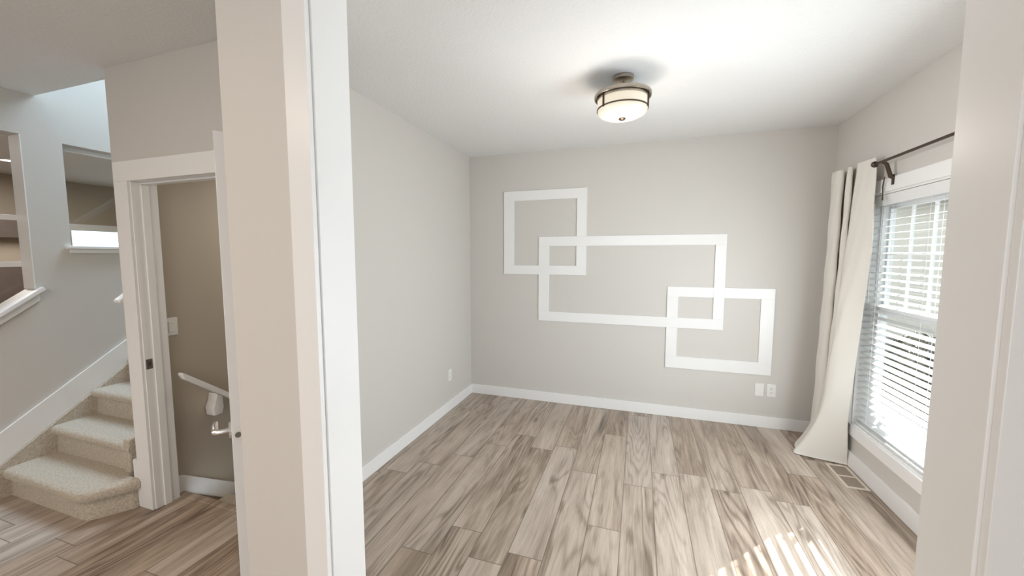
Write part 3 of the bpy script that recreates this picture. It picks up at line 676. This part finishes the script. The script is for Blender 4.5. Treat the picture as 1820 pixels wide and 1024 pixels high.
def catmull(P, n):
    out = []; k = len(P)
    for i in range(k - 1):
        p0, p1, p2, p3 = P[max(i - 1, 0)], P[i], P[i + 1], P[min(i + 2, k - 1)]
        for j in range(n):
            s = j / n
            out.append(tuple(0.5 * (2 * b_ + (c_ - a) * s + (2 * a - 5 * b_ + 4 * c_ - d) * s * s + (3 * b_ - a - 3 * c_ + d) * s ** 3) for a, b_, c_, d in zip(p0, p1, p2, p3)))
    out.append(tuple(P[-1])); return out
lev = [  # height, cross-section of the hanging cloth (x, y) from the corner to the window
 (2.225, [(1.438, 3.76), (1.435, 3.7), (1.442, 3.665), (1.461, 3.652), (1.478, 3.668), (1.486, 3.72), (1.495, 3.775), (1.513, 3.775), (1.509, 3.7), (1.485, 3.625), (1.457, 3.572), (1.468, 3.545), (1.484, 3.55), (1.491, 3.582), (1.5, 3.64), (1.52, 3.675), (1.518, 3.605), (1.496, 3.513), (1.46, 3.445), (1.458, 3.395), (1.465, 3.32), (1.48, 3.25)]),
 (2.100, [(1.436, 3.76), (1.433, 3.7), (1.44, 3.665), (1.459, 3.652), (1.476, 3.668), (1.484, 3.72), (1.493, 3.775), (1.511, 3.775), (1.507, 3.7), (1.483, 3.625), (1.455, 3.572), (1.466, 3.545), (1.482, 3.55), (1.489, 3.582), (1.498, 3.64), (1.518, 3.675), (1.515, 3.605), (1.493, 3.513), (1.457, 3.445), (1.455, 3.395), (1.467, 3.32), (1.484, 3.25)]),
 (1.600, [(1.432, 3.76), (1.429, 3.7), (1.436, 3.665), (1.455, 3.652), (1.472, 3.668), (1.48, 3.72), (1.486, 3.775), (1.504, 3.775), (1.5, 3.7), (1.476, 3.625), (1.445, 3.572), (1.456, 3.545), (1.472, 3.55), (1.479, 3.582), (1.488, 3.64), (1.508, 3.675), (1.488, 3.61), (1.466, 3.518), (1.43, 3.45), (1.434, 3.395), (1.462, 3.32), (1.496, 3.262)]),
 (1.200, [(1.426, 3.76), (1.423, 3.7), (1.43, 3.665), (1.449, 3.652), (1.466, 3.668), (1.474, 3.72), (1.477, 3.775), (1.495, 3.775), (1.491, 3.7), (1.467, 3.625), (1.433, 3.572), (1.444, 3.545), (1.46, 3.55), (1.467, 3.582), (1.476, 3.64), (1.496, 3.675), (1.466, 3.62), (1.444, 3.528), (1.408, 3.46), (1.418, 3.405), (1.456, 3.355), (1.502, 3.31)]),
 (0.750, [(1.416, 3.76), (1.413, 3.7), (1.42, 3.665), (1.439, 3.652), (1.456, 3.668), (1.464, 3.72), (1.463, 3.775), (1.481, 3.775), (1.477, 3.7), (1.453, 3.625), (1.415, 3.572), (1.426, 3.545), (1.442, 3.55), (1.449, 3.582), (1.458, 3.64), (1.478, 3.675), (1.446, 3.638), (1.424, 3.546), (1.388, 3.478), (1.402, 3.435), (1.448, 3.4), (1.503, 3.372)]),
 (0.360, [(1.41, 3.76), (1.407, 3.7), (1.414, 3.665), (1.433, 3.652), (1.45, 3.668), (1.458, 3.72), (1.448, 3.775), (1.466, 3.775), (1.462, 3.7), (1.438, 3.625), (1.391, 3.572), (1.402, 3.545), (1.418, 3.55), (1.425, 3.582), (1.434, 3.64), (1.454, 3.675), (1.412, 3.657), (1.39, 3.565), (1.354, 3.497), (1.387, 3.46), (1.44, 3.43), (1.504, 3.405)]),
 (0.150, [(1.396, 3.76), (1.393, 3.7), (1.4, 3.665), (1.419, 3.652), (1.436, 3.668), (1.444, 3.72), (1.418, 3.775), (1.436, 3.775), (1.432, 3.7), (1.408, 3.625), (1.345, 3.572), (1.356, 3.545), (1.372, 3.55), (1.379, 3.582), (1.388, 3.64), (1.408, 3.675), (1.344, 3.667), (1.322, 3.575), (1.286, 3.507), (1.345, 3.472), (1.43, 3.445), (1.51, 3.41)]),
 (0.030, [(1.378, 3.76), (1.375, 3.7), (1.382, 3.665), (1.401, 3.652), (1.418, 3.668), (1.426, 3.72), (1.384, 3.775), (1.402, 3.775), (1.398, 3.7), (1.374, 3.625), (1.295, 3.572), (1.306, 3.545), (1.322, 3.55), (1.329, 3.582), (1.338, 3.64), (1.358, 3.675), (1.282, 3.677), (1.26, 3.585), (1.224, 3.517), (1.305, 3.48), (1.42, 3.452), (1.522, 3.425)]),
 (0.004, [(1.374, 3.76), (1.371, 3.7), (1.378, 3.665), (1.397, 3.652), (1.414, 3.668), (1.422, 3.72), (1.377, 3.775), (1.395, 3.775), (1.391, 3.7), (1.367, 3.625), (1.285, 3.572), (1.296, 3.545), (1.312, 3.55), (1.319, 3.582), (1.328, 3.64), (1.348, 3.675), (1.27, 3.672), (1.248, 3.58), (1.212, 3.512), (1.3, 3.476), (1.418, 3.448), (1.524, 3.42)])]
rows = catmull([[z] + [q for p in P for q in p] for z, P in lev], 7)
bm = B(); grid = []
for r_ in rows:
    P = [(r_[1 + 2 * i], r_[2 + 2 * i]) for i in range(22)]
    grid.append([bm.verts.new((x + 0.0025 * math.sin(17 * r_[0] + 9 * y * 10), y, max(r_[0], 0.003))) for x, y in catmull(P, 6)])
for A, C_ in zip(grid, grid[1:]):
    for i in range(len(A) - 1): bm.faces.new([A[i], A[i + 1], C_[i + 1], C_[i]])
t = thing('curtain', 'long cream curtain panel gathered in the corner, hem spread on the floor', 'curtain', (1.44, 3.5, 0))
cu = obj('panel', bm, 'linen', t, True)
md = cu.modifiers.new('thick', 'SOLIDIFY'); md.thickness = 0.003; md.offset = 0

# ------------------------------------------------------------------ floor vent
vx0, vx1, vy0, vy1 = 1.376, 1.510, 3.080, 3.405
t = thing('floor_vent', 'almond floor vent with two louvred cells beside the curtain hem', 'vent', ((vx0 + vx1) / 2, (vy0 + vy1) / 2, 0))
bm = shell_wall(2, 0.0006, 0.005, [vx0, vx0 + 0.017, vx1 - 0.017, vx1], [vy0, vy0 + 0.018, (vy0 + vy1) / 2 - 0.007, (vy0 + vy1) / 2 + 0.007, vy1 - 0.018, vy1], {(1, 1), (1, 3)}); obj('vent_frame', bm, 'vent', t)
bm = B()
for a, b_ in ((vy0 + 0.018, (vy0 + vy1) / 2 - 0.007), ((vy0 + vy1) / 2 + 0.007, vy1 - 0.018)):
    n_ = 11
    for k in range(n_):
        y = a + (b_ - a) * (k + 0.5) / n_; box(bm, (vx0 + 0.016, y - 0.0024, 0.0016), (vx1 - 0.016, y + 0.0024, 0.0038))
lo_ = obj('louvre_panel', bm, plain('brown_louvre', (0.42, 0.34, 0.27), 0.5), t)
bm = B(); box(bm, (vx0 + 0.012, vy0 + 0.012, 0.0003), (vx1 - 0.012, vy1 - 0.012, 0.0012)); obj('duct_opening', bm, 'slot', t)

# ------------------------------------------------------------------ outdoors
bm = B(); box(bm, (XR + 0.151, -6, -0.6), (30, 40, -0.3)); struct('ground', bm, 'concrete', 'pale ground outside the window', 'ground')
t = thing('neighbour_house', 'pale sided neighbour house with grey roof outside the window', 'house', (8, 13, -0.3))
bm = B(); prism(bm, [(11.0, -0.3), (17.0, -0.3), (17.0, 2.9), (14.0, 4.2), (11.0, 2.9)], 0, 3.6, 13.0); obj('walls', bm, 'siding', t)
bm = B(); prism(bm, [(10.55, 2.73), (14.0, 4.22), (17.45, 2.73), (17.45, 2.86), (14.0, 4.36), (10.55, 2.86)], 0, 3.3, 13.3); obj('roof', bm, 'roof', t)
for x in (3.65, 7.6, 10.4):
    bm = shell_wall(1, 10.96, 10.999, [x, x + 0.09, x + 1.31, x + 1.4], [0.6, 0.69, 1.91, 2.0], {(1, 1)}); w_ = obj('window', bm, 'trim', t)
    bm = B(); box(bm, (x + 0.09, 10.975, 0.69), (x + 1.31, 10.985, 1.91)); obj('pane', bm, plain('dark_pane_%d' % int(x), (0.10, 0.11, 0.12), 0.1), w_)
t = thing('shrub', 'small leafy shrub outside the window, lower corner by the curtain', 'shrub', (2.24, 4.02, -0.3))
bm = B()
for k in range(1700):
    while True:
        v = Vector((random.uniform(-1, 1), random.uniform(-1, 1), random.uniform(-1, 1)))
        if v.length < 1: break
    p = Vector((2.24 + v.x * 0.27, 4.05 + v.y * 0.29, 0.46 + v.z * 0.48))
    q = Matrix.Rotation(random.uniform(0, 6.3), 3, 'Z') @ Matrix.Rotation(random.uniform(-1.2, 1.2), 3, 'X')
    s_ = random.uniform(0.032, 0.05)
    vv = [bm.verts.new(p + q @ Vector(c_) * s_) for c_ in ((0, -1, 0), (0.5, -0.2, 0.12), (0, 1, 0), (-0.5, -0.2, 0.12))]
    bm.faces.new(vv)
obj('foliage', bm, 'leaf', t)
bm = B(); tube(bm, [(2.24, 4.02, -0.3), (2.25, 4.01, 0.1), (2.24, 4.03, 0.6)], [0.022, 0.016, 0.006], 8)
for dx, dy in ((0.14, 0.05), (-0.12, 0.1), (0.02, -0.15)): tube(bm, [(2.245, 4.015, 0.0), (2.24 + dx * 0.6, 4.02 + dy * 0.6, 0.3), (2.24 + dx, 4.02 + dy, 0.65)], [0.012, 0.009, 0.004], 6)
obj('stem', bm, 'bark', t)
